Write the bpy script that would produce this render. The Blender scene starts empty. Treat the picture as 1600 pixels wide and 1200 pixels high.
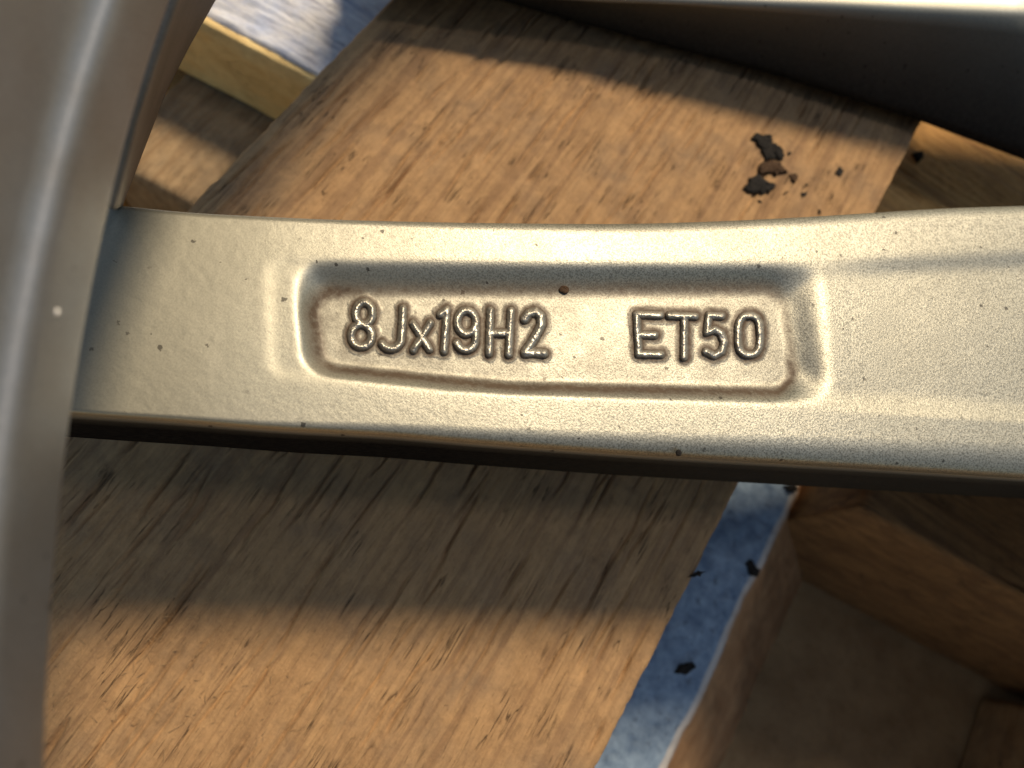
import bpy, math, random
import numpy as np
from mathutils import Vector, Matrix
random.seed(4)
rng = np.random.default_rng(11)
S = bpy.context.scene
COL = S.collection

# ------------------------------------------------------------------ camera
TH = math.radians(19.5)
FPX = 1109.0                      # focal length in photo pixels (1600 wide)
X, Y, Z = np.eye(3)
FW = -Z*math.cos(TH) + Y*math.sin(TH)
YP = Y*math.cos(TH) + Z*math.sin(TH)
RT = .8305*X + .557*YP
UP = -.557*X + .8305*YP
CAM = np.array([0, 0, .160])
ZS = .0535                        # height of the spoke's back face above the pallet deck (z = 0)
cd = bpy.data.cameras.new('camera'); co = bpy.data.objects.new('camera', cd); COL.objects.link(co)
cd.sensor_width = 36; cd.lens = 36*FPX/1600
cd.clip_start = .002; cd.clip_end = 100
m = Matrix.Identity(4)
for i, a in enumerate((RT, UP, -FW)):
    for j in range(3): m[j][i] = a[j]
for j in range(3): m[j][3] = CAM[j]
co.matrix_world = m
cd.dof.use_dof = True; cd.dof.focus_distance = .119; cd.dof.aperture_fstop = 16.5
cd.dof.aperture_blades = 0
S.camera = co

# ------------------------------------------------------------------ light
SUN_TILT = (.03, -.68, -1.0)      # direction the sunlight travels
w = bpy.data.worlds.new('World'); S.world = w; w.use_nodes = True
nt = w.node_tree; bg = nt.nodes['Background']
sk = nt.nodes.new('ShaderNodeTexSky'); sk.sky_type = 'NISHITA'; sk.sun_disc = False
el = math.atan2(1.0, math.hypot(*SUN_TILT[:2])); sk.sun_elevation = el
sk.sun_rotation = math.atan2(-SUN_TILT[0], -SUN_TILT[1])   # same direction as the sun lamp
sk.air_density = 1.9; sk.dust_density = .6
nt.links.new(sk.outputs[0], bg.inputs[0]); bg.inputs[1].default_value = .062
sd = bpy.data.lights.new('sun', 'SUN'); so = bpy.data.objects.new('sun', sd); COL.objects.link(so)
sd.energy = 3.8; sd.angle = math.radians(11); sd.color = (1.0, .80, .54)
so.rotation_euler = Vector(SUN_TILT).to_track_quat('-Z', 'Y').to_euler()
so.location = (0, .9, 2)
ad = bpy.data.lights.new('overhead_lamp', 'AREA'); ao = bpy.data.objects.new('overhead_lamp', ad); COL.objects.link(ao)
ad.shape = 'DISK'; ad.size = .13; ad.energy = 1.4; ad.color = (.96, .97, 1.0)
ao.location = (.50, .43, 1.3)
ao.rotation_euler = Vector((-.48, -.40, -1.25)).to_track_quat('-Z', 'Y').to_euler()
S.view_settings.view_transform = 'Standard'; S.view_settings.look = 'None'
S.view_settings.exposure = 0.0; S.view_settings.gamma = 1.0
S.view_settings.use_curve_mapping = False
S.cycles.use_denoising = True
S.cycles.max_bounces = 8

# ------------------------------------------------------------------ helpers
def P(px, py, h):
    """world point at height h seen at photo pixel (px, py); arrays welcome"""
    px = np.asarray(px, float); py = np.asarray(py, float); h = np.asarray(h, float)
    a = (px-800)/FPX; b = -(py-600)/FPX
    d = FW + a[..., None]*RT + b[..., None]*UP
    t = (h-CAM[2])/d[..., 2]
    return CAM + d*t[..., None]
def sstep(a, b, x):
    t = np.clip((x-a)/(b-a), 0, 1); return t*t*(3-2*t)
def vnoise(x, y, seed=0):
    """smooth value noise on arrays, about -1..1"""
    r = np.random.default_rng(seed); T = r.uniform(-1, 1, (256, 256))
    xi = np.floor(x).astype(int); yi = np.floor(y).astype(int)
    fx = x-xi; fy = y-yi
    fx = fx*fx*fx*(fx*(fx*6-15)+10); fy = fy*fy*fy*(fy*(fy*6-15)+10)
    g = lambda i, j: T[(xi+i) & 255, (yi+j) & 255]
    return (g(0,0)*(1-fx)+g(1,0)*fx)*(1-fy) + (g(0,1)*(1-fx)+g(1,1)*fx)*fy
def fbm(x, y, seed=0, n=4):
    s = 0; a = 1; t = 0
    for k in range(n):
        s = s + a*vnoise(x*2**k+17.3*k, y*2**k-9.1*k, seed+k); t += a; a *= .55
    return s/t
def link(name, mesh, mat=None, parent=None):
    o = bpy.data.objects.new(name, mesh); COL.objects.link(o)
    if mat: mesh.materials.append(mat)
    if parent: o.parent = parent
    return o
def mesh_np(name, V, F, smooth=True):
    V = np.asarray(V, np.float32).reshape(-1, 3)
    me = bpy.data.meshes.new(name)
    if isinstance(F, np.ndarray):
        k = F.shape[1]
        me.vertices.add(len(V)); me.vertices.foreach_set('co', V.ravel())
        me.loops.add(F.size); me.loops.foreach_set('vertex_index', F.ravel().astype(np.int32))
        me.polygons.add(len(F)); me.polygons.foreach_set('loop_start', np.arange(0, F.size, k, dtype=np.int32))
        me.polygons.foreach_set('loop_total', np.full(len(F), k, np.int32))
        me.update(calc_edges=True)
    else:
        me.from_pydata([tuple(map(float, v)) for v in V], [], F); me.update()
    me.polygons.foreach_set('use_smooth', np.full(len(me.polygons), smooth))
    return me
def grid_faces(nu, nv, off=0, flip=False):
    i, j = np.meshgrid(np.arange(nu-1), np.arange(nv-1), indexing='ij')
    a = (i*nv+j).ravel()+off
    f = np.stack([a, a+nv, a+nv+1, a+1], 1)
    return f[:, ::-1].copy() if flip else f
def attr(me, name, vals):
    at = me.attributes.new(name, 'FLOAT', 'POINT'); at.data.foreach_set('value', np.asarray(vals, np.float32).ravel())
def tag(o, label=None, cat=None, group=None, kind=None):
    for k, v in (('label', label), ('category', cat), ('group', group), ('kind', kind)):
        if v: o[k] = v
    return o
def empty(name, loc):
    o = bpy.data.objects.new(name, None); COL.objects.link(o); o.location = loc; o.empty_display_size = .01; return o
def adopt(o, parent):
    o.parent = parent; o.matrix_parent_inverse = Matrix.Translation(-Vector(parent.location)); return o

# ------------------------------------------------------------------ materials
class NT:
    def __init__(s, name):
        s.m = bpy.data.materials.new(name); s.m.use_nodes = True; s.t = s.m.node_tree
        s.b = s.t.nodes['Principled BSDF']
    def n(s, typ, **kw):
        o = s.t.nodes.new('ShaderNode'+typ)
        for k, v in kw.items(): setattr(o, k, v)
        return o
    def put(s, sock, v):
        if v is None: return
        if hasattr(v, 'is_linked') or isinstance(v, bpy.types.NodeSocket): s.t.links.new(v, sock)
        else: sock.default_value = v
    def obj(s): return s.n('TexCoord').outputs['Object']
    def mapping(s, v, scale, rot=(0,0,0), loc=(0,0,0)):
        o = s.n('Mapping'); s.put(o.inputs[0], v); o.inputs['Scale'].default_value = scale
        o.inputs['Rotation'].default_value = rot; o.inputs['Location'].default_value = loc; return o.outputs[0]
    def noise(s, v, scale, detail=4, rough=.55, dist=0):
        o = s.n('TexNoise'); s.put(o.inputs['Vector'], v); o.inputs['Scale'].default_value = scale
        o.inputs['Detail'].default_value = detail; o.inputs['Roughness'].default_value = rough
        o.inputs['Distortion'].default_value = dist; return o.outputs['Fac']
    def vor(s, v, scale, feature='F1'):
        o = s.n('TexVoronoi'); o.feature = feature; s.put(o.inputs['Vector'], v); o.inputs['Scale'].default_value = scale
        return o
    def ramp(s, f, stops):
        o = s.n('ValToRGB'); s.put(o.inputs[0], f); e = o.color_ramp.elements
        while len(e) < len(stops): e.new(.5)
        for q, (p, c) in zip(e, stops):
            q.position = p; q.color = (c, c, c, 1) if isinstance(c, (int, float)) else (*c, 1)
        return o.outputs[0]
    def mix(s, f, a, b, mode='MIX'):
        o = s.n('Mix', data_type='RGBA', blend_type=mode); s.put(o.inputs[0], f)
        for i, c in ((6, a), (7, b)):
            s.put(o.inputs[i], (*c, 1) if isinstance(c, tuple) else c)
        return o.outputs[2]
    def math(s, op, a, b=0.0, clamp=False):
        o = s.n('Math', operation=op); o.use_clamp = clamp; s.put(o.inputs[0], a); s.put(o.inputs[1], b); return o.outputs[0]
    def attr(s, name): 
        o = s.n('Attribute'); o.attribute_name = name; return o.outputs['Fac']
    def bump(s, h, strength, dist, nrm=None):
        o = s.n('Bump'); o.inputs['Strength'].default_value = strength; o.inputs['Distance'].default_value = dist
        s.put(o.inputs['Height'], h)
        if nrm is not None: s.put(o.inputs['Normal'], nrm)
        return o.outputs[0]

def paint_material(name, base, grime=False, rough=.40, sparkle=.5):
    k = NT(name); v = k.obj()
    blot = k.noise(v, 60, 5)
    col = k.mix(k.ramp(blot, [(.3, 0.0), (.75, 1.0)]), base, tuple(c*.86 for c in base) if grime else (.235, .22, .205))
    flake = k.noise(v, 3200, 2, .8)
    col = k.mix(k.math('MULTIPLY', k.math('MULTIPLY', k.ramp(flake, [(.42, 0.0), (.62, 1.0)]), k.attr('grain') if grime else 1.0), .95*sparkle), col, tuple(c*.42 for c in base))
    # dark specks of dirt
    vo = k.vor(v, 420); vc = k.n('SeparateColor'); k.put(vc.inputs[0], vo.outputs['Color'])
    keep = k.math('GREATER_THAN', vc.outputs[0], .5)
    wob = k.math('MULTIPLY', k.noise(v, 2600, 2), .34)
    dot = k.math('LESS_THAN', k.math('ADD', vo.outputs['Distance'], wob), k.math('MULTIPLY_ADD', vc.outputs[1], .14))
    zone = k.ramp(k.noise(v, 45, 3), [(.36, 0.0), (.50, 1.0)])
    speck = k.math('MULTIPLY', k.math('MULTIPLY', keep, dot), zone)
    k.put(dot.node.inputs[1], k.math('ADD', k.math('MULTIPLY', vc.outputs[1], .17), .18))
    col = k.mix(k.math('MULTIPLY', speck, .8), col, (.05, .045, .04))
    rgh = k.math('ADD', k.math('MULTIPLY', blot, .10), rough-.05)
    metal = .86 if grime else .85
    if grime:
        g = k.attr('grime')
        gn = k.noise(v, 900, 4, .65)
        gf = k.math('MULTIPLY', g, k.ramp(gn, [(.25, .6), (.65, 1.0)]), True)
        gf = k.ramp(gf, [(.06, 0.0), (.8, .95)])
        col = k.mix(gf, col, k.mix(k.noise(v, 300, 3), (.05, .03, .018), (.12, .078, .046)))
        rgh = k.math('ADD', rgh, k.math('MULTIPLY', gf, .25), True)
        mm = k.math('SUBTRACT', metal, k.math('MULTIPLY', gf, .6), True); k.put(k.b.inputs['Metallic'], k.math('MULTIPLY', mm, k.math('SUBTRACT', 1.0, k.attr('side_shade'), True)))
        k.put(k.b.inputs['Specular IOR Level'], k.math('MULTIPLY_ADD', k.attr('side_shade'), -.5)); k.b.inputs['Specular IOR Level'].links[0].from_node.inputs[2].default_value = .5
        k.put(k.b.inputs['Coat Weight'], k.math('MULTIPLY', k.math('SUBTRACT', 1.0, k.attr('side_shade'), True), .1))
        du = k.attr('side_shade'); df = k.math('MULTIPLY', du, k.ramp(gn, [(.2, .96), (.6, 1.0)]), True)
        col = k.mix(df, col, k.mix(k.noise(v, 500, 3), (.010, .010, .012), (.016, .015, .015)))  # shade put into the colour: side walls blend to near-black
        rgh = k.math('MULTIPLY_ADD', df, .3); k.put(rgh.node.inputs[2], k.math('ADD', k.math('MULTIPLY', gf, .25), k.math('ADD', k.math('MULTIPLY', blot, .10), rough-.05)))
    else: k.b.inputs['Metallic'].default_value = metal
    k.put(k.b.inputs['Base Color'], col); k.put(k.b.inputs['Roughness'], rgh)
    b1 = k.bump(k.math('MULTIPLY', flake, k.attr('grain')) if grime else flake, .20*sparkle, .0003)
    b2 = k.bump(k.noise(v, 700, 3), .035, .0004, b1)
    k.put(k.b.inputs['Normal'], b2)
    k.b.inputs['Coat Roughness'].default_value = .3
    return k.m

def wood_material(name, light, mid, dark, axis='y', stain=(.10, .07, .055), stain_amt=.5, fine=1.0, rough=.75, crack=.7, streak=.5):
    k = NT(name); v = k.obj()
    sc = (1, .07, .3) if axis == 'y' else (.07, 1, .3)
    g = k.mapping(v, sc)
    gl = k.mapping(v, (1, .018, .3) if axis == 'y' else (.018, 1, .3), loc=(.7, .2, 0))
    n6 = k.noise(gl, 330, 5, .62, 1.2)
    n1 = k.noise(g, 260, 6, .6, .6)
    g2 = k.mapping(v, (1, .15, .4) if axis == 'y' else (.15, 1, .4))
    n2 = k.noise(g2, 950*fine, 7, .72, .5)
    n3 = k.noise(v, 55, 4, .6); n5 = k.noise(v, 170, 5, .65, .4)
    n4 = k.noise(v, 1500, 4, .7)
    col = k.mix(k.ramp(n1, [(.30, 0.0), (.70, 1.0)]), mid, light)
    col = k.mix(k.math('MULTIPLY', k.ramp(n2, [(.36, 1.0), (.56, 0.0)]), streak), col, dark)
    col = k.mix(k.math('MULTIPLY', k.ramp(n4, [(.52, 0.0), (.75, 1.0)]), .35), col, tuple(min(1, c*1.35) for c in light))
    col = k.mix(k.math('MULTIPLY', k.ramp(n3, [(.46, 0.0), (.68, 1.0)]), stain_amt), col, stain)
    col = k.mix(k.math('MULTIPLY', k.ramp(n5, [(.44, 0.0), (.62, 1.0)]), .32), col, tuple(min(1, c*1.22) for c in light))
    col = k.mix(k.math('MULTIPLY', k.ramp(n6, [(.40, 1.0), (.47, .25), (.56, 0.0)]), .55*streak/.5), col, tuple(c*1.5 for c in dark))
    # thin dark checks along the grain
    gc = k.mapping(v, (1, .045, .3) if axis == 'y' else (.045, 1, .3), loc=(.31, .17, 0))
    cr = k.noise(gc, 520, 3, .5, .8)
    crf = k.math('MULTIPLY', k.ramp(cr, [(.485, 0.0), (.5, 1.0), (.515, 0.0)]), k.ramp(k.noise(v, 80, 2), [(.5, 0.0), (.62, 1.0)]))
    col = k.mix(k.math('MULTIPLY', crf, crack), col, tuple(c*.35 for c in dark))
    # short fibre flecks
    gf = k.mapping(v, (1, .22, .5) if axis == 'y' else (.22, 1, .5), rot=(0, 0, .12))
    fl = k.ramp(k.noise(gf, 1700, 2, .6), [(.64, 0.0), (.72, 1.0)])
    col = k.mix(k.math('MULTIPLY', fl, .28), col, tuple(c*.5 for c in dark))
    k.put(k.b.inputs['Base Color'], col); k.b.inputs['Roughness'].default_value = rough
    k.b.inputs['Specular IOR Level'].default_value = .3
    h = k.math('SUBTRACT', k.math('ADD', n2, k.math('MULTIPLY', n4, .5)), k.math('MULTIPLY', crf, .8))
    k.put(k.b.inputs['Normal'], k.bump(h, .8, .0005))
    return k.m

def plain_noise(name, c1, c2, scale, rough=.8, bump=.4, bdist=.0006, spots=None):
    k = NT(name); v = k.obj()
    n = k.noise(v, scale, 6, .62); n2 = k.noise(v, scale*7, 4, .7)
    col = k.mix(k.ramp(n, [(.3, 0.0), (.7, 1.0)]), c1, c2)
    col = k.mix(k.math('MULTIPLY', k.ramp(n2, [(.5, 0.0), (.75, 1.0)]), .4), col, tuple(c*.6 for c in c1))
    if spots:
        vo = k.vor(k.mapping(v, (1, 1, 1)), spots[0]); sp = k.ramp(k.math('ADD', vo.outputs['Distance'], k.math('MULTIPLY', n2, .5)), [(spots[1], 1.0), (spots[1]+.06, 0.0)])
        col = k.mix(k.math('MULTIPLY', sp, .75), col, tuple(c*.25 for c in c1))
    k.put(k.b.inputs['Base Color'], col); k.b.inputs['Roughness'].default_value = rough
    k.b.inputs['Specular IOR Level'].default_value = .3
    k.put(k.b.inputs['Normal'], k.bump(k.math('ADD', n, n2), bump, bdist))
    return k.m

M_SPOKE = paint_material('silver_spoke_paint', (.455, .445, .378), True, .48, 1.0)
M_LETTER = paint_material('silver_letter_paint', (.46, .435, .375), True, .42, .7)
M_RIM = paint_material('silver_barrel_paint', (.31, .34, .395), False, .50, .3)
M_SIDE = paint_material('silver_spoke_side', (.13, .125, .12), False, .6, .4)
M_DECK = wood_material('deck_wood', (.46, .285, .140), (.345, .205, .098), (.12, .066, .037), 'y', (.20, .145, .10), .5, streak=.36, crack=.9)
M_CROSS = wood_material('cross_wood', (.74, .44, .16), (.60, .33, .11), (.20, .10, .04), 'x', (.42, .22, .07), .4, .8)
M_ROUGH = wood_material('rough_sawn_wood', (.84, .82, .82), (.64, .66, .74), (.22, .24, .34), 'x', (.45, .55, .80), .8, .6, .7, .2)
M_YELLOW = wood_material('sawn_end_wood', (.86, .66, .32), (.78, .56, .24), (.52, .34, .13), 'x', (.42, .27, .10), .3, .5, .7, .1)
M_BLOCK = wood_material('block_wood', (.42, .30, .17), (.32, .21, .11), (.15, .09, .045), 'y', (.17, .13, .09), .6, .6)
M_DARKB = wood_material('brown_block_wood', (.27, .15, .062), (.20, .108, .045), (.075, .038, .018), 'x', (.13, .072, .034), .5, .5)
M_FLOOR = plain_noise('floor_concrete', (.24, .145, .07), (.40, .27, .14), 40, .9)
M_FLAKE = plain_noise('dark_flake', (.012, .012, .013), (.035, .03, .027), 900, .8, .8)
M_FLAKEB = plain_noise('brown_flake', (.06, .033, .018), (.14, .085, .05), 1200, .85, .8)

# ------------------------------------------------------------------ the setting
me = mesh_np('floor', [(-2,-2,-.112),(2,-2,-.112),(2,2,-.112),(-2,2,-.112)], [(0,1,2,3)], False)
tag(link('floor', me, M_FLOOR), kind='structure')

# ------------------------------------------------------------------ pallet
pallet = empty('wooden_pallet', (0, .1, -.11))
tag(pallet, 'weathered brown timber pallet with gaps between its boards, under the silver wheel', 'pallet')

def board(name, c, ztop, thick, mat, res=.0008, amp=.0003, along='y', seed=1, edge=.0012, sx=.0012, sy=.03, cracks=0, profile=None):
    """c: four corners (x, y), counter-clockwise; top is a displaced sheet, sides close it"""
    c = [np.array(q, float) for q in c]
    Lu = np.linalg.norm(c[1]-c[0]); Lv = np.linalg.norm(c[3]-c[0])
    nu = max(6, int(Lu/res)); nv = max(6, int(Lv/res))
    if along == 'y': nv = max(6, int(Lv/(res*2.2)))
    else: nu = max(6, int(Lu/(res*2.2)))
    s, t = np.meshgrid(np.linspace(0, 1, nu), np.linspace(0, 1, nv), indexing='ij')
    xy = (c[0]*((1-s)*(1-t))[..., None]+c[1]*(s*(1-t))[..., None]+c[2]*(s*t)[..., None]+c[3]*((1-s)*t)[..., None])
    u = s*Lu; v = t*Lv
    a, b = (u, v) if along == 'y' else (v, u)
    wv = a + .0016*vnoise(b/.05, a/.02, seed+50)
    h = amp*(.7*fbm(wv/sx, b/sy, seed, 4) + .5*fbm(wv/(sx*7), b/(sy*1.5), seed+9, 2))
    h *= .55+.75*sstep(-.1, .45, vnoise(a/.035, b/.06, seed+60)); h += amp*.40*fbm(u/.0012, v/.0012, seed+20, 2)
    r = np.random.default_rng(seed+77)
    for q in range(cracks):
        a0 = r.uniform(.02, .98)*a.max(); b0 = r.uniform(0, 1)*b.max(); L = r.uniform(.003, .015); wd = r.uniform(.00014, .00032)
        sl = r.normal(0, .05)
        line = a0 + sl*(b-b0) + .0004*vnoise(b/.006+q*3.1, b*0+q*1.7, seed)
        m_ = np.clip(1-np.abs(b-b0)/L, 0, 1)
        h -= .0012*np.sqrt(m_)*np.exp(-((a-line)/(wd*1.6))**2)
    d = np.minimum(np.minimum(u, Lu-u), np.minimum(v, Lv-v)) + .0005*fbm(u/.004, v/.004, seed+31, 3)
    e = np.clip(1-d/edge, 0, 1); h -= edge*.8*(1-np.sqrt(np.clip(1-e*e, 0, 1)))
    V = np.concatenate([xy, (ztop+h)[..., None]], 2)
    ring = np.concatenate([np.arange(nv-1), np.arange(nu-1)*nv+nv-1, (nu*nv-1)-np.arange(nv-1), (np.arange(nu-1, 0, -1))*nv])
    top = V.reshape(-1, 3); rows = [top]; n0 = len(top); F = [grid_faces(nu, nv)]
    prev = ring
    for zz in (.25, .6, 1.0):
        rv = top[ring].copy(); rv[:, 2] = ztop-thick*zz
        ctr = xy.reshape(-1, 2).mean(0)
        rv[:, :2] += .00035*vnoise(np.arange(len(ring))*.11, np.full(len(ring), zz*9.), seed+5)[:, None]
        rows.append(rv); cur = np.arange(len(ring))+n0; n0 += len(ring)
        F.append(np.stack([prev, np.roll(prev, -1), np.roll(cur, -1), cur], 1)); prev = cur
    me = mesh_np(name, np.concatenate(rows), np.concatenate(F))
    bott = None
    o = link(name, me, mat); adopt(o, pallet)
    return o, dict(c=c, h=h, nu=nu, nv=nv)

deck, deck_i = board('deck_board', [(-.0865,-.10),(.0598,-.10),(.0598,.30),(-.0865,.30)], 0, .0195, M_DECK, .00034, .00045, 'y', 3, .0014, .0011, .035, 520)
tag(deck, 'wide brown deck board with torn fibres running under the spoke')
rs, _ = board('stringer_board', [(-.26,.090),(-.02,.1195),(-.02,.30),(-.26,.30)], -.0203, .0315, M_ROUGH, .0007, .0011, 'x', 21, .001, .0009, .009)
tag(rs, 'pale rough-sawn board with bluish grey ridges')
ye, _ = board('end_face_board', [(-.27,.0865),(-.03,.1160),(-.03,.1185),(-.27,.0890)], -.0212, .0300, M_YELLOW, .0008, .0001, 'x', 8, .0004)
tag(ye, 'smooth yellow sawn front of the rough board')
bl, _ = board('block', [(-.147,.062),(-.1135,.0655),(-.1135,.29),(-.147,.29)], -.0525, .0575, M_BLOCK, .0008, .0004, 'y', 31, .002)
bl2, _ = board('block', [(-.21,.055),(-.149,.060),(-.149,.29),(-.21,.29)], -.0600, .050, M_CROSS, .0012, .0005, 'y', 33, .002)
kk, _ = board('stringer_board', [(.1005,.0910),(.30,.1110),(.30,.1800),(.1005,.1800)], -.0203, .0895, M_DARKB, .0009, .0005, 'x', 41, .0022, .0012, .03, 20)
tag(kk, 'dark brown cracked crossboard')
k2, _ = board('stringer_board', [(.03,.1815),(.30,.1830),(.30,.33),(.03,.33)], -.0203, .030, M_CROSS, .0006, .0006, 'x', 45, .0012, .0012, .03, 40)
tag(k2, 'orange-brown sunlit crossboard with dark cracks')
b4, _ = board('block', [(.2285,-.05),(.30,-.05),(.30,.0995),(.2285,.0965)], -.030, .080, M_BLOCK, .0012, .0005, 'y', 61, .003)
# pale strip with a rounded worn edge and a brown sloping flank, lying along the deck board
def strip():
    ZT = -.0520
    prof = [(.0575,ZT-.005),(.0576,ZT-.0004)]
    for q in np.linspace(.0582, .0935, 40): prof.append((q, ZT))
    for q in np.linspace(0, 1, 14)[1:]:
        prof.append((.0935+.0065*math.sin(q*1.15), ZT-.0065*(1-math.cos(q*1.15))))
    x0, z0 = prof[-1]
    for q in np.linspace(0, 1, 40)[1:]: prof.append((x0+(.142-x0)*q, z0+(-.1115-z0)*q))
    prof = np.array(prof); ys = np.linspace(-.09, .175, 330)
    yy, ii = np.meshgrid(ys, np.arange(len(prof)), indexing='ij')
    px_, pz_ = prof[ii, 0], prof[ii, 1]
    top = (ii > 1)*1.0
    s_ = ii*.00055
    hh = .0005*fbm(s_/.004, yy/.004, 71, 4) + .0003*fbm(s_/.0012, yy/.002, 75, 3)
    pit = fbm(s_/.0022, yy/.0022, 79, 2); hh -= .0008*sstep(.5, .7, pit)*(ii < 44)
    edgew = .0006*vnoise(yy/.012, yy*0, 3)*sstep(36, 46, ii)
    V = np.stack([px_+edgew+hh*.4*sstep(42, 56, ii), yy, pz_+hh*top], 2)
    me = mesh_np('edge_strip', V, grid_faces(len(ys), len(prof), 0, True))
    attr(me, 'flank', (ii-44)/10.0)
    k = NT('pale_strip_worn'); v = k.obj()
    n = k.noise(v, 220, 6, .65); n2 = k.noise(v, 60, 3)
    pale = k.mix(k.ramp(n, [(.32, 0.0), (.66, 1.0)]), (.12, .185, .29), (.27, .37, .50))
    pale = k.mix(k.math('MULTIPLY', k.ramp(k.noise(v, 330, 3, .5), [(.62, 0.0), (.72, 1.0)]), .5), pale, (.05, .065, .09))
    brown = k.mix(k.ramp(k.noise(v, 90, 5), [(.3, 0.0), (.7, 1.0)]), (.28, .145, .065), (.44, .26, .13))
    f = k.ramp(k.math('ADD', k.attr('flank'), k.math('MULTIPLY', k.math('SUBTRACT', n2, .5), 1.2)), [(.35, 0.0), (.9, 1.0)])
    edge = k.ramp(k.attr('flank'), [(.0, 0.0), (.2, 1.0), (.62, 1.0), (1.0, 0.0)])
    col = k.mix(f, k.mix(k.math('MULTIPLY', edge, .8), pale, (.60, .55, .50)), brown)
    k.put(k.b.inputs['Base Color'], col); k.b.inputs['Roughness'].default_value = .8
    k.put(k.b.inputs['Normal'], k.bump(n, .5, .0008))
    o = link('edge_strip', me, k.m); adopt(o, pallet)
    tag(o, 'pale blue-grey pitted strip with worn rounded edge')
strip()

# torn fibres standing on the deck board
def fibres():
    V = []; F = []; r = random.Random(9)
    def one(x, y, a, L, w_, lift):
        n = 5; b0 = len(V); cx, cy = math.cos(a), math.sin(a); k = r.uniform(-.5, .5)
        for i in range(n):
            t = i/(n-1); aa = a+k*t
            px, py = x+L*t*math.cos(aa), y+L*t*math.sin(aa)
            ww = w_*(1-.85*t); zz = .0002+lift*math.sin(t*2.2)
            for sgn, dz in ((-1, 0), (0, ww*.8), (1, 0)):
                V.append((px-sgn*ww*math.sin(aa), py+sgn*ww*math.cos(aa), zz+dz))
        for i in range(n-1):
            for q in range(2):
                A = b0+i*3+q; F.append((A, A+3, A+4, A+1))
    for q in range(620):
        u = r.random()
        if u < .45:   x, y = r.gauss(-.045, .016), r.gauss(-.035, .014); a = r.gauss(1.6, .7)
        elif u < .7:  x, y = r.gauss(-.02, .02), r.gauss(-.03, .02); a = r.gauss(1.5, .4)
        else:         x, y = r.uniform(-.08, .055), r.uniform(-.08, .18); a = r.gauss(1.57, .35)
        if not -.083 < x < .056: continue
        one(x, y, a, r.uniform(.0008, .0034), r.uniform(.00004, .0001), r.uniform(.0001, .0005))
    me = mesh_np('torn_fibres', V, F)
    m_ = plain_noise('fibre_wood', (.30, .18, .09), (.44, .29, .15), 400, .7, .1)
    o = link('torn_fibres', me, m_); adopt(o, pallet); o['kind'] = 'stuff'
fibres()

# ------------------------------------------------------------------ wheel
EDGE = [(268,0),(235,95),(203,192),(172,320),(140,480),(112,640),(95,820),(80,1000),(68,1200)]
ZE = ZS+.038
Q = np.array([P(*p, ZE)[:2] for p in EDGE])
sol = np.linalg.lstsq(np.c_[2*Q, np.ones(len(Q))], (Q**2).sum(1), rcond=None)[0]
WC = sol[:2]; RE = math.sqrt(sol[2]+WC@WC)
wheel = empty('alloy_wheel', (WC[0], WC[1], .0))
tag(wheel, 'silver alloy wheel lying face down on the pallet, size cast into its spoke', 'wheel')

def lathe(name, prof, a0, a1, n, mat):
    prof = np.array(prof); an = np.linspace(a0, a1, n)
    r = prof[:, 0][None]; z = prof[:, 1][None]
    V = np.stack([WC[0]+r*np.cos(an)[:, None], WC[1]+r*np.sin(an)[:, None], z+0*an[:, None]], 2)
    me = mesh_np(name, V, grid_faces(n, len(prof), 0, True)); return adopt(link(name, me, mat), wheel)
def smooth_prof(pts, it=3):
    p = np.array(pts, float)
    for _ in range(it):
        q = [p[0]]
        for a, b in zip(p[:-1], p[1:]): q += [a*.75+b*.25, a*.25+b*.75]
        q.append(p[-1]); p = np.array(q)
    return p
a_mid = math.atan2(Q[4][1]-WC[1], Q[4][0]-WC[0])
prof = smooth_prof([(RE+.034, ZE+.004), (RE+.034, ZE-.012), (RE+.028, ZE-.0135), (RE+.013, ZE-.0070), (RE+.0016, ZE-.0018),
        (RE+.0002, ZE-.0002), (RE, ZE+.0004), (RE+.0003, ZE+.0066), (RE+.0007, ZE+.0082), (RE+.0019, ZE+.0092), (RE+.0027, ZE+.0108), (RE+.0030, ZE+.016), (RE+.0050, ZE+.040), (RE+.014, ZE+.075), (RE+.024, ZE+.105), (RE+.034, ZE+.112), (RE+.036, ZE+.118)], 3)
rim = lathe('rim_barrel', prof, a_mid-1.25, a_mid+1.25, 420, M_RIM)
so_ = rim.modifiers.new('thick', 'SOLIDIFY'); so_.thickness = .0015; so_.offset = -1

# web between barrel and spoke root (dark band beside the barrel)
def web():
    e1 = [(292,-60),(268,0),(235,95),(203,192),(186,262),(170,322)]
    e2 = [(362,-60),(326,0),(286,70),(250,140),(214,232),(181,318)]
    n = 60; V = []
    t0 = np.linspace(0, 1, len(e1)); tt = np.linspace(0, 1, n)
    ax = [np.interp(tt, t0, [p[i] for p in e1]) for i in (0, 1)]; bx = [np.interp(tt, t0, [p[i] for p in e2]) for i in (0, 1)]
    m_ = 12; G = np.zeros((n, m_, 3))
    for j in range(m_):
        s = j/(m_-1)
        zz = (ZE-.005)*(1-s) + (ZS-.012+.010*tt)*s
        px = (ax[0]-8)*(1-s)+bx[0]*s; py = ax[1]*(1-s)+bx[1]*s
        G[:, j] = P(px, py, zz)
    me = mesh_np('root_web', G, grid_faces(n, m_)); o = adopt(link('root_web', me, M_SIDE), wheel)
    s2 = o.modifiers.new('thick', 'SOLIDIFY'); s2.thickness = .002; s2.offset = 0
web()

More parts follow.
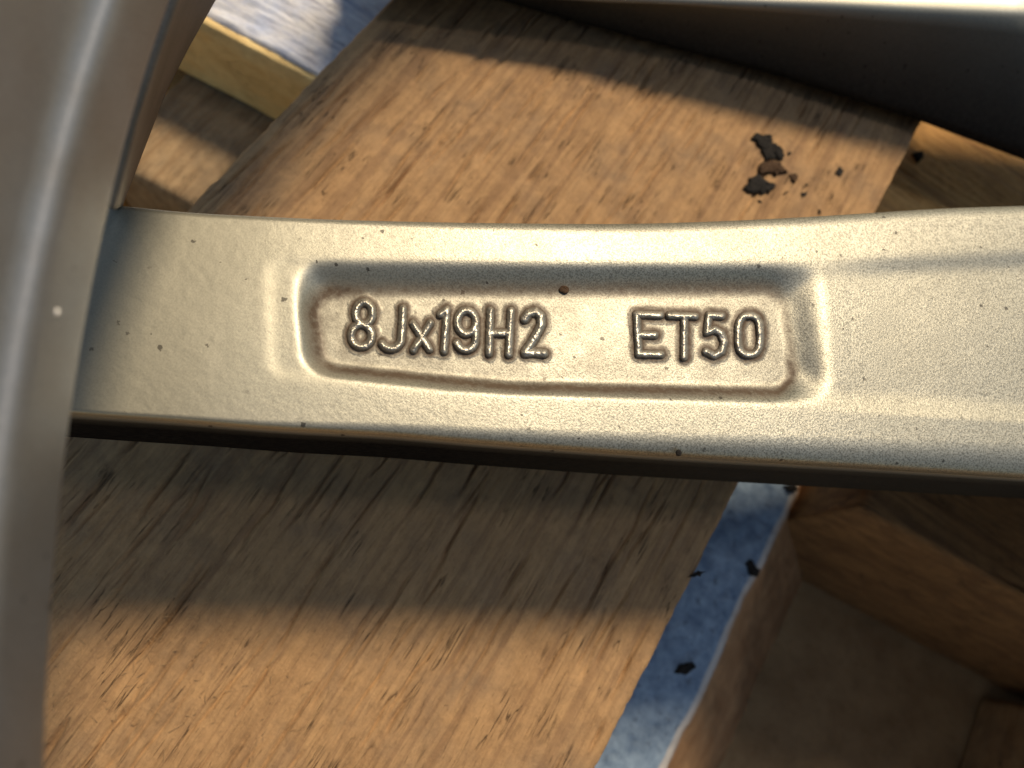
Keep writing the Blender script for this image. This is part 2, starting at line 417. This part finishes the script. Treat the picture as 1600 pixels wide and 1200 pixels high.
# --- main spoke: displaced sheet with pocket
TOP = [(-120,300),(60,311),(180,320),(280,332),(500,343),(700,348),(900,350),(1000,350),(1150,345),(1300,337),(1400,330),(1500,324),(1600,322),(1760,316),(2250,290)]
BOT = [(-120,630),(112,648),(320,662),(400,670),(640,683),(700,690),(1000,712),(1100,718),(1360,733),(1600,748),(1760,758),(2250,786)]
def interp(pts, x): return np.interp(x, [p[0] for p in pts], [p[1] for p in pts])
def smooth_interp(pts, x):
    return sum(interp(pts, x+o) for o in (-60, -40, -20, 0, 20, 40, 60))/7
def poly_sdf(px, py, poly, rad):
    """signed distance (negative inside) to a polygon grown by rad (rounded corners)"""
    d = np.full(px.shape, 1e9); sgn = np.ones(px.shape)
    n = len(poly)
    for i in range(n):
        ax, ay = poly[i]; bx, by = poly[(i+1) % n]
        ex, ey = bx-ax, by-ay; wx, wy = px-ax, py-ay
        t = np.clip((wx*ex+wy*ey)/(ex*ex+ey*ey), 0, 1)
        d = np.minimum(d, np.hypot(wx-ex*t, wy-ey*t))
        c1 = py >= ay; c2 = py < by; c3 = ex*wy > ey*wx
        flip = (c1 & c2 & c3) | (~c1 & ~c2 & ~c3); sgn = np.where(flip, -sgn, sgn)
    return d*sgn - rad
def arc(cx, cy, rx, ry, a0, a1, n=14):
    return [(cx+rx*math.cos(math.radians(a0+(a1-a0)*i/n)), cy+ry*math.sin(math.radians(a0+(a1-a0)*i/n))) for i in range(n+1)]
def z3(pts): return [(380+x/2.857, 380+y/2.857) for x, y in pts]
def z4(pts): return [(840+x/2.857, 380+y/2.857) for x, y in pts]
LETTERS = [
    ('8', [z3(arc(540, 313, 38, 50, 0, 360, 22)), z3(arc(528, 412, 46, 50, 0, 360, 22))], 4.0),
    ('J', [z3([(714,292),(711,360),(706,425)] + arc(660, 425, 46, 46, 0, 150, 10))], 4.2),
    ('x', [z3([(758,358),(832,474)]), z3([(836,356),(760,476)])], 3.8),
    ('1', [z3([(880,318),(910,296),(903,390),(897,482)])], 3.8),
    ('9', [z3(arc(998, 352, 42, 52, 0, 360, 22)), z3([(1040,352),(1038,425)] + arc(995, 428, 43, 48, 0, 160, 10))], 3.9),
    ('H', [z3([(1104,300),(1098,492)]), z3([(1196,302),(1186,496)]), z3([(1102,402),(1190,400)])], 3.8),
    ('2', [z3([(1258,338),(1275,314),(1305,304),(1330,325),(1332,365),(1300,425),(1258,490),(1300,488),(1342,492)])], 5.0),
    ('E', [z4([(548,320),(442,318),(448,410),(452,494),(552,496)]), z4([(448,408),(524,410)])], 3.6),
    ('T', [z4([(588,322),(704,326)]), z4([(655,324),(655,508)])], 3.6),
    ('5', [z4([(822,325),(765,322),(756,398),(790,384),(820,402),(834,440),(822,484),(790,502),(752,484)])], 3.7),
    ('0', [z4([(895+ (50-50*math.copysign(abs(math.cos(t))**.75, -math.cos(t))), 410+88*math.copysign(abs(math.sin(t))**.75, math.sin(t))) for t in np.linspace(0, 2*math.pi, 33)])], 3.6),
]
def stroke_dist(px, py, strokes):
    d = np.full(px.shape, 1e9)
    for st in strokes:
        for (ax, ay), (bx, by) in zip(st[:-1], st[1:]):
            ex, ey = bx-ax, by-ay; L = ex*ex+ey*ey+1e-9
            t = np.clip(((px-ax)*ex+(py-ay)*ey)/L, 0, 1)
            d = np.minimum(d, np.hypot(px-ax-ex*t, py-ay-ey*t))
    return d
OUT = [(446,434),(1258,436),(1280,606),(700,582),(448,560)]         # grown by 26
MID = [(500,446),(1250,450),(1262,590),(700,568),(508,546)]         # grown by 38
INN = [(524,490),(1188,486),(1204,580),(800,572),(532,544)]         # grown by 30
def base_height(px, py, letters_d=None, soft=None):
    yt = smooth_interp(TOP, px); yb = smooth_interp(BOT, px)
    mm = 1e-3
    dt = py-yt; db = yb-py
    z = np.zeros(px.shape)
    # rounded long edges
    def rnd(d, r, k):
        e = np.clip(1-d/r, 0, 1); return -k*(1-np.sqrt(np.clip(1-e*e, 0, 1)))
    rt = np.interp(px, [0, 500, 1000, 1600], [7, 8, 16, 20]); rb = np.interp(px, [0, 400, 800, 1200, 1700], [9, 14, 30, 46, 60])
    z += rnd(dt, rt, rt*.085*mm) + rnd(db, rb, rb*.060*mm)
    rb2 = 9.0; z += rnd(db, rb2, .9*mm)
    # gentle crown
    c = (py-(yt+yb)/2)/((yb-yt)/2); z -= .30*mm*c*c
    # shallow channel towards the hub
    grow = sstep(1180, 1420, px)
    ctop = np.interp(px, [1200, 1600, 1950], [420, 402, 385]); cbot = np.interp(px, [1200, 1600, 1950], [622, 650, 672])
    z -= .75*mm*grow*sstep(0, 34, py-(ctop-14))*sstep(0, 34, (cbot+14)-py)
    # pocket
    dO = poly_sdf(px, py, OUT, 26); dM = poly_sdf(px, py, MID, 38); dI = poly_sdf(px, py, INN, 30)
    z -= .15*mm*sstep(10, -12, dO)*sstep(900, 560, px)
    a = np.clip(-dM, 0, None); b = np.clip(dI, 0, None)
    t = a/(a+b+1e-6); t = np.where(dM >= 0, 0, np.where(dI <= 0, 1, t))
    z -= 2.9*mm*(t*t*(3-2*t)*.62+t*.38)
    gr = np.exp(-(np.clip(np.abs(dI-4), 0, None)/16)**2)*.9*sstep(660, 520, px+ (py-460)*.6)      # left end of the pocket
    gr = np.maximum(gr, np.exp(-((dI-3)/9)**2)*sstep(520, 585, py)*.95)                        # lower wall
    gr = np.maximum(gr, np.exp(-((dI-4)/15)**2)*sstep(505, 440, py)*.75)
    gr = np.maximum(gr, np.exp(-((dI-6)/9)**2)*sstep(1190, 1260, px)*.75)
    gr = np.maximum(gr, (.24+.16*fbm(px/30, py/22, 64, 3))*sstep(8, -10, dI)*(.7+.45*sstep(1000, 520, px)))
    if soft is not None: z = soft(z)
    if letters_d is not None:
        pl = letters_d + 4.5*fbm(px/11, py/11, 5, 3)
        z += .07*mm*sstep(15, 10.5, pl)
        z += .20*mm*np.exp(-(letters_d/6.0)**2)
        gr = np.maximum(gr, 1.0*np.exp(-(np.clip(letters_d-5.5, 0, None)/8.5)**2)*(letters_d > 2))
    z += .018*mm*fbm(px/60, py/40, 81, 3) + .010*mm*fbm(px/14, py/12, 85, 3)
    return z, np.clip(gr, 0, 1)
def main_spoke():
    xs = np.concatenate([np.linspace(-120, 395, 300)[:-1], np.linspace(395, 1330, 1050)[:-1], np.linspace(1330, 2250, 520)])
    nt_ = 420
    t = np.linspace(0, 1, nt_); t = .5-.5*np.cos(np.pi*t); t = .35*t+.65*np.linspace(0, 1, nt_)
    px, tt = np.meshgrid(xs, t, indexing='ij')
    yt = smooth_interp(TOP, px); yb = smooth_interp(BOT, px)
    py = yt+(yb-yt)*tt
    ld = np.full(px.shape, 1e3); sel = (px > 520) & (px < 1220) & (py > 440) & (py < 610)
    for _, st, wd in LETTERS: ld[sel] = np.minimum(ld[sel], stroke_dist(px[sel], py[sel], st))
    def soft(z):
        def box(a, n, ax):
            p = np.pad(a, [(n+1, n) if i == ax else (0, 0) for i in (0, 1)], mode='edge'); c = np.cumsum(p, axis=ax)
            hi = np.take(c, np.arange(2*n+1, c.shape[ax]), ax); lo = np.take(c, np.arange(0, c.shape[ax]-2*n-1), ax)
            return (hi-lo)/(2*n+1)
        q = z
        for _ in range(3): q = box(box(q, 6, 0), 6, 1)
        m_ = sstep(372, 396, py)*sstep(660, 636, py)*sstep(385, 398, px)
        return z*(1-m_)+q*m_
    dz, gr = base_height(px, py, ld, soft)
    G = P(px, py, ZS+dz)
    nu = len(xs); V = [G.reshape(-1, 3)]; F = [grid_faces(nu, nt_, 0, True)]; n0 = nu*nt_
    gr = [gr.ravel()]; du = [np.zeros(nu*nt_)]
    # side walls and underside
    for edge_j, sgn in ((nt_-1, 1), (0, -1)):
        E = G[:, edge_j]; other = G[:, 0 if edge_j else nt_-1]
        inw = other-E; inw[:, 2] = 0; inw /= np.linalg.norm(inw, axis=1)[:, None]
        rows = [E]
        for dep, ins in ((.0006, -.0002), (.0016, -.0003), (.006, -.0001), (.016, .0006), (.0245, .0012), (.0265, .0026), (.027, .006), (.027, .016)):
            q = E+inw*ins; q[:, 2] = E[:, 2]-dep*(1+.15*sstep(-.05, .1, E[:, 0])); rows.append(q)
        W = np.stack(rows, 1); V.append(W.reshape(-1, 3)); F.append(grid_faces(nu, len(rows), n0, sgn > 0)); n0 += W.shape[0]*W.shape[1]
        gr.append(np.zeros(W.shape[0]*W.shape[1])); du.append((np.array([.1, .55, .92, 1, 1, 1, 1, 1, 1])[None]*np.interp(xs, [700, 1300], [1, .95])[:, None]).ravel())  # painted shade: none on the face, full down the side walls
    me = mesh_np('spoke', np.concatenate(V), np.concatenate(F)); attr(me, 'grime', np.concatenate(gr)); attr(me, 'side_shade', np.concatenate(du)); attr(me, 'grain', np.concatenate([np.interp(px, [350, 480, 700, 1000], [.22, .45, .8, 1.0]).ravel(), np.full(n0-nu*nt_, .3)]))
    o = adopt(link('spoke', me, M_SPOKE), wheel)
    tag(o, 'silver spoke with a sunk oblong pocket holding cast lettering')
    return o
spoke = main_spoke()
def letter(ch, strokes, wd):
    pts = np.array([p for st in strokes for p in st]); lo = pts.min(0)-wd-3; hi = pts.max(0)+wd+3
    st_ = .45; nx = int((hi[0]-lo[0])/st_); ny = int((hi[1]-lo[1])/st_)
    px, py = np.meshgrid(np.linspace(lo[0], hi[0], nx), np.linspace(lo[1], hi[1], ny), indexing='ij')
    wd = wd+.7
    d = stroke_dist(px, py, strokes) + .6*fbm(px/8, py/8, ord(ch), 3)
    base, _ = base_height(px, py, None)
    prof_ = np.clip(1-(d/(wd+3.6))**2, 0, 1); prof_ = np.where(d > wd+3.6, 0, prof_)
    h = .85e-3*prof_**1.05*(1+.22*fbm(px/10, py/10, 3+ord(ch), 3)) + .02e-3
    h = np.where(d > wd+3.6, -.25e-3-.05e-3*(d-wd), h)
    keep = d < wd+4.4
    G = P(px, py, ZS+base+h)
    F = grid_faces(nx, ny, 0, True); kf = keep.ravel()[F].all(1); F = F[kf]
    used = np.unique(F); mp = np.full(nx*ny, -1); mp[used] = np.arange(len(used))
    me = mesh_np('raised_letter', G.reshape(-1, 3)[used], mp[F])
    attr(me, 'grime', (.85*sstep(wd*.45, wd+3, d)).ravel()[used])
    attr(me, 'grain', np.full(len(me.vertices), .7))
    o = link('raised_letter', me, M_LETTER); o.parent = spoke
    o.matrix_parent_inverse = spoke.matrix_world.inverted()
    tag(o, f'raised cast character {ch}')
    return o
bpy.context.view_layer.update()
for l_ in LETTERS: letter(*l_)

# --- second spoke, seen from its shaded side
def far_spoke():
    xs = np.linspace(560, 2050, 120)
    ty = np.interp(xs, [560, 960, 1300, 1600, 2050], [-26, -2, 8, 22, 48])
    bx = np.interp(xs, [560, 960, 1300, 1600, 2050], [560, 700, 1290, 1600, 1960])
    by = np.interp(bx, [560, 700, 780, 1000, 1200, 1440, 1600, 1960], [-66, -26, 0, 62, 114, 190, 250, 385])
    bz = np.interp(xs, [560, 1000, 1600, 2050], [.002, .003, .006, .008])
    ZT = np.interp(xs, [560, 960, 1300, 1600, 2050], [.012, .018, .028, .036, .042])
    Tp = P(xs, ty, ZT); Bp = P(bx, by, bz)
    back = np.array([-.57, .82, 0])
    rows = [Tp+back*.036-[0, 0, .0012], Tp+back*.012+[0, 0, .0002], Tp+back*.004, Tp+back*.0014-[0, 0, .0003], Tp-[0, 0, .0012]]
    for q in (.12, .3, .6, .9): rows.append((Tp-[0, 0, .0012])*(1-q)+Bp*q + back*(.0015*math.sin(q*3.1)))
    rows += [Bp, Bp+back*.002-[0, 0, .0016], Bp+back*.008-[0, 0, .003], Bp+back*.036-[0, 0, .003]]
    me = mesh_np('spoke', np.stack(rows, 1), grid_faces(len(xs), len(rows), 0, True))
    attr(me, 'grain', np.full(len(me.vertices), .4)); attr(me, 'side_shade', np.repeat([[0, 0, 0, 0, .25, .72, .8, .9, .97, 1, 1, 1, 1]], len(xs), 0).ravel())  # painted shade deepens down this spoke's side wall
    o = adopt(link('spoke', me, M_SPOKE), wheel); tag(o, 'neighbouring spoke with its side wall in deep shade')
far_spoke()

# --- hub the spokes run into
hp = smooth_prof([(.030, .012), (.032, .046), (.036, .050), (.058, .050), (.064, .046), (.074, .040), (.080, .020), (.070, .004), (.030, .004), (.030, .012)], 2)
hub = lathe('hub', hp, 0, 2*math.pi, 96, M_RIM)

# ------------------------------------------------------------------ loose bits
def flake(name, pts, z, thick, mat, label, cat, group=None, jag=.00035, seed=1, curl=.0012):
    """thin crumpled flake: outline in photo pixels, lying at height z"""
    r = np.random.default_rng(seed)
    p = P([q[0] for q in pts], [q[1] for q in pts], z)[:, :2]
    # resample outline and roughen it
    out = []
    n = len(p)
    for i in range(n):
        a, b = p[i], p[(i+1) % n]; k = max(2, int(np.linalg.norm(b-a)/.00045))
        for s in range(k): out.append(a+(b-a)*s/k)
    out = np.array(out); out += r.normal(0, jag, out.shape)*.6
    c = out.mean(0); N = len(out); ctr = np.array([c[0], c[1], 0])
    V = []; rings = (1.0, .8, .5, .2)
    for lvl, (base, sgn) in enumerate(((thick, 1), (0, 0))):
        for f in rings:
            for q in out:
                xy = c+(q-c)*f
                hh = base*(1-.35*(f == 1.0)) + sgn*(curl*(.5+.5*vnoise(np.array([xy[0]/.0011]), np.array([xy[1]/.0011]), seed)[0]))*(1-f*.45)
                V.append((xy[0]-ctr[0], xy[1]-ctr[1], hh if sgn else 0))
    L = len(rings); F = []
    for lvl in range(2):
        o0 = lvl*L*N
        for k in range(L-1):
            for i in range(N):
                a, b = o0+k*N+i, o0+k*N+(i+1) % N
                f = (a, b, b+N, a+N); F.append(f if lvl == 0 else f[::-1])
        cap = tuple(o0+(L-1)*N+i for i in range(N)); F.append(cap if lvl == 0 else cap[::-1])
    for i in range(N): F.append((i, L*N+i, L*N+(i+1) % N, (i+1) % N))
    me = mesh_np(name, V, F); o = link(name, me, mat); o.location = (c[0], c[1], z)
    tag(o, label, cat, group); return o
def zf(pts): return [(1100+x*.1875, 180+y*.1875) for x, y in pts]
zb = -.0001
flake('dark_flake', zf([(385,200),(430,150),(480,180),(545,170),(565,240),(600,270),(640,290),(665,340),(635,385),(590,370),(545,375),(505,375),(495,330),(465,285),(430,225)]), zb, .0006, M_FLAKE, 'largest black ragged flake on the deck board, above the brown one', 'flake', seed=2)
flake('brown_flake', zf([(440,450),(490,400),(560,385),(630,410),(690,485),(640,490),(600,520),(560,480),(520,490),(470,500)]), zb, .0008, M_FLAKEB, 'brown crumbly flake lying between two black ones on the deck board', 'flake', seed=3, curl=.001)
flake('dark_flake', zf([(320,620),(365,580),(375,540),(440,495),(480,530),(540,570),(595,600),(540,645),(475,675),(440,655),(370,655)]), zb, .0006, M_FLAKE, 'black triangular flake on the deck board next to the spoke', 'flake', seed=4)
flake('brown_flake', zf([(708,500),(745,490),(778,525),(750,575),(730,560)]), zb, .0004, M_FLAKEB, 'small olive-brown chip beside the brown flake', 'chip', seed=5)
small = [zf([(690,320),(710,305),(725,325),(705,343)]), zf([(1085,490),(1125,430),(1160,470),(1135,515)]), zf([(805,655),(850,640),(848,668),(815,690)]), zf([(440,712),(462,710),(478,735),(455,735)]),
         zf([(838,582),(852,575),(862,588),(848,598)]), zf([(948,790),(962,795),(965,825),(952,815)]), zf([(655,660),(690,628),(685,650),(662,668)])]
small_labels = ['round black crumb beside the largest black flake', 'pointed dark crumb lying apart from the flakes near the shaded spoke', 'ragged black crumb between the olive-brown chip and the lettered spoke',
    'small dark crumb between the triangular flake and the lettered spoke', 'smallest black dot of dirt beside the ragged crumb', 'thin dark crumb close to the lettered spoke on the deck board', 'slim dark sliver beside the black triangular flake']
for i, (q, lab) in enumerate(zip(small, small_labels)):
    flake('dirt_crumb', q, zb, .0004, M_FLAKE, lab, 'crumb', 'crumbs on the deck board', .0001, 20+i, .0003)
flake('dirt_crumb', [(1424,243),(1436,238),(1440,248),(1432,256)], -.0204, .0012, M_FLAKE, 'round black crumb on the orange crossboard', 'crumb', seed=40)
for i, (q, lab) in enumerate([
    ([(1052,1050),(1062,1038),(1080,1034),(1086,1042),(1072,1054)], 'long black chip lying alone on the pale strip'),
    ([(1164,880),(1172,874),(1180,888),(1186,890),(1182,902),(1172,900)], 'black chip at the worn edge of the pale strip'),
    ([(1222,760),(1240,757),(1246,766),(1232,770)], 'dark chip on the pale strip right under the spoke'),
    ([(1072,902),(1090,892),(1101,893),(1088,900)], 'thin dark splinter at the deck board edge by the pale strip')]):
    flake('dark_chip', q, -.0521 if i != 3 else -.0006, .0009, M_FLAKE, lab, 'chip', seed=50+i, jag=.0002)
def grit(name, px, py, r, mat, label, dz=0, z0=None, flat=.7):
    c = P(px, py, ZS if z0 is None else z0)
    rr = np.random.default_rng(int(px)); V = []; n, k = 14, 8
    for i in range(k+1):
        for j in range(n):
            a, b = math.pi*i/k, 2*math.pi*j/n
            f = r*(1+.22*vnoise(np.array([i*.9]), np.array([j*.8]), int(px))[0])
            V.append((f*math.sin(a)*math.cos(b), f*math.sin(a)*math.sin(b), f*flat*math.cos(a)))
    F = [(i*n+j, i*n+(j+1) % n, (i+1)*n+(j+1) % n, (i+1)*n+j) for i in range(k) for j in range(n)]
    o = link(name, mesh_np(name, V, F), mat); o.location = c+np.array([0, 0, dz]); tag(o, label, 'grit'); return o
grit('grit_grain', 1062, 707, .00055, M_FLAKE, 'dark round grain of grit stuck on the lower edge of the spoke', -.0004)
grit('dirt_blob', 881, 450, .0010, M_FLAKEB, 'dark brown blob of dirt in the pocket above the letters', 0, ZS+float(base_height(np.array([881.]), np.array([450.]))[0][0]), .3)

zz = np.linspace(ZE, ZE+.012, 400); pp = P(np.full(400, 88.), np.full(400, 487.), zz)
zc = float(zz[np.argmin(np.abs(np.hypot(pp[:, 0]-WC[0], pp[:, 1]-WC[1])-RE-.0003))])
M_CHIP = plain_noise('pale_chip', (.70, .68, .64), (.80, .78, .75), 500, .6, .1)
grit('paint_chip', 88, 487, .00032, M_CHIP, 'tiny white chip stuck on the inside of the rim barrel', 0, zc)
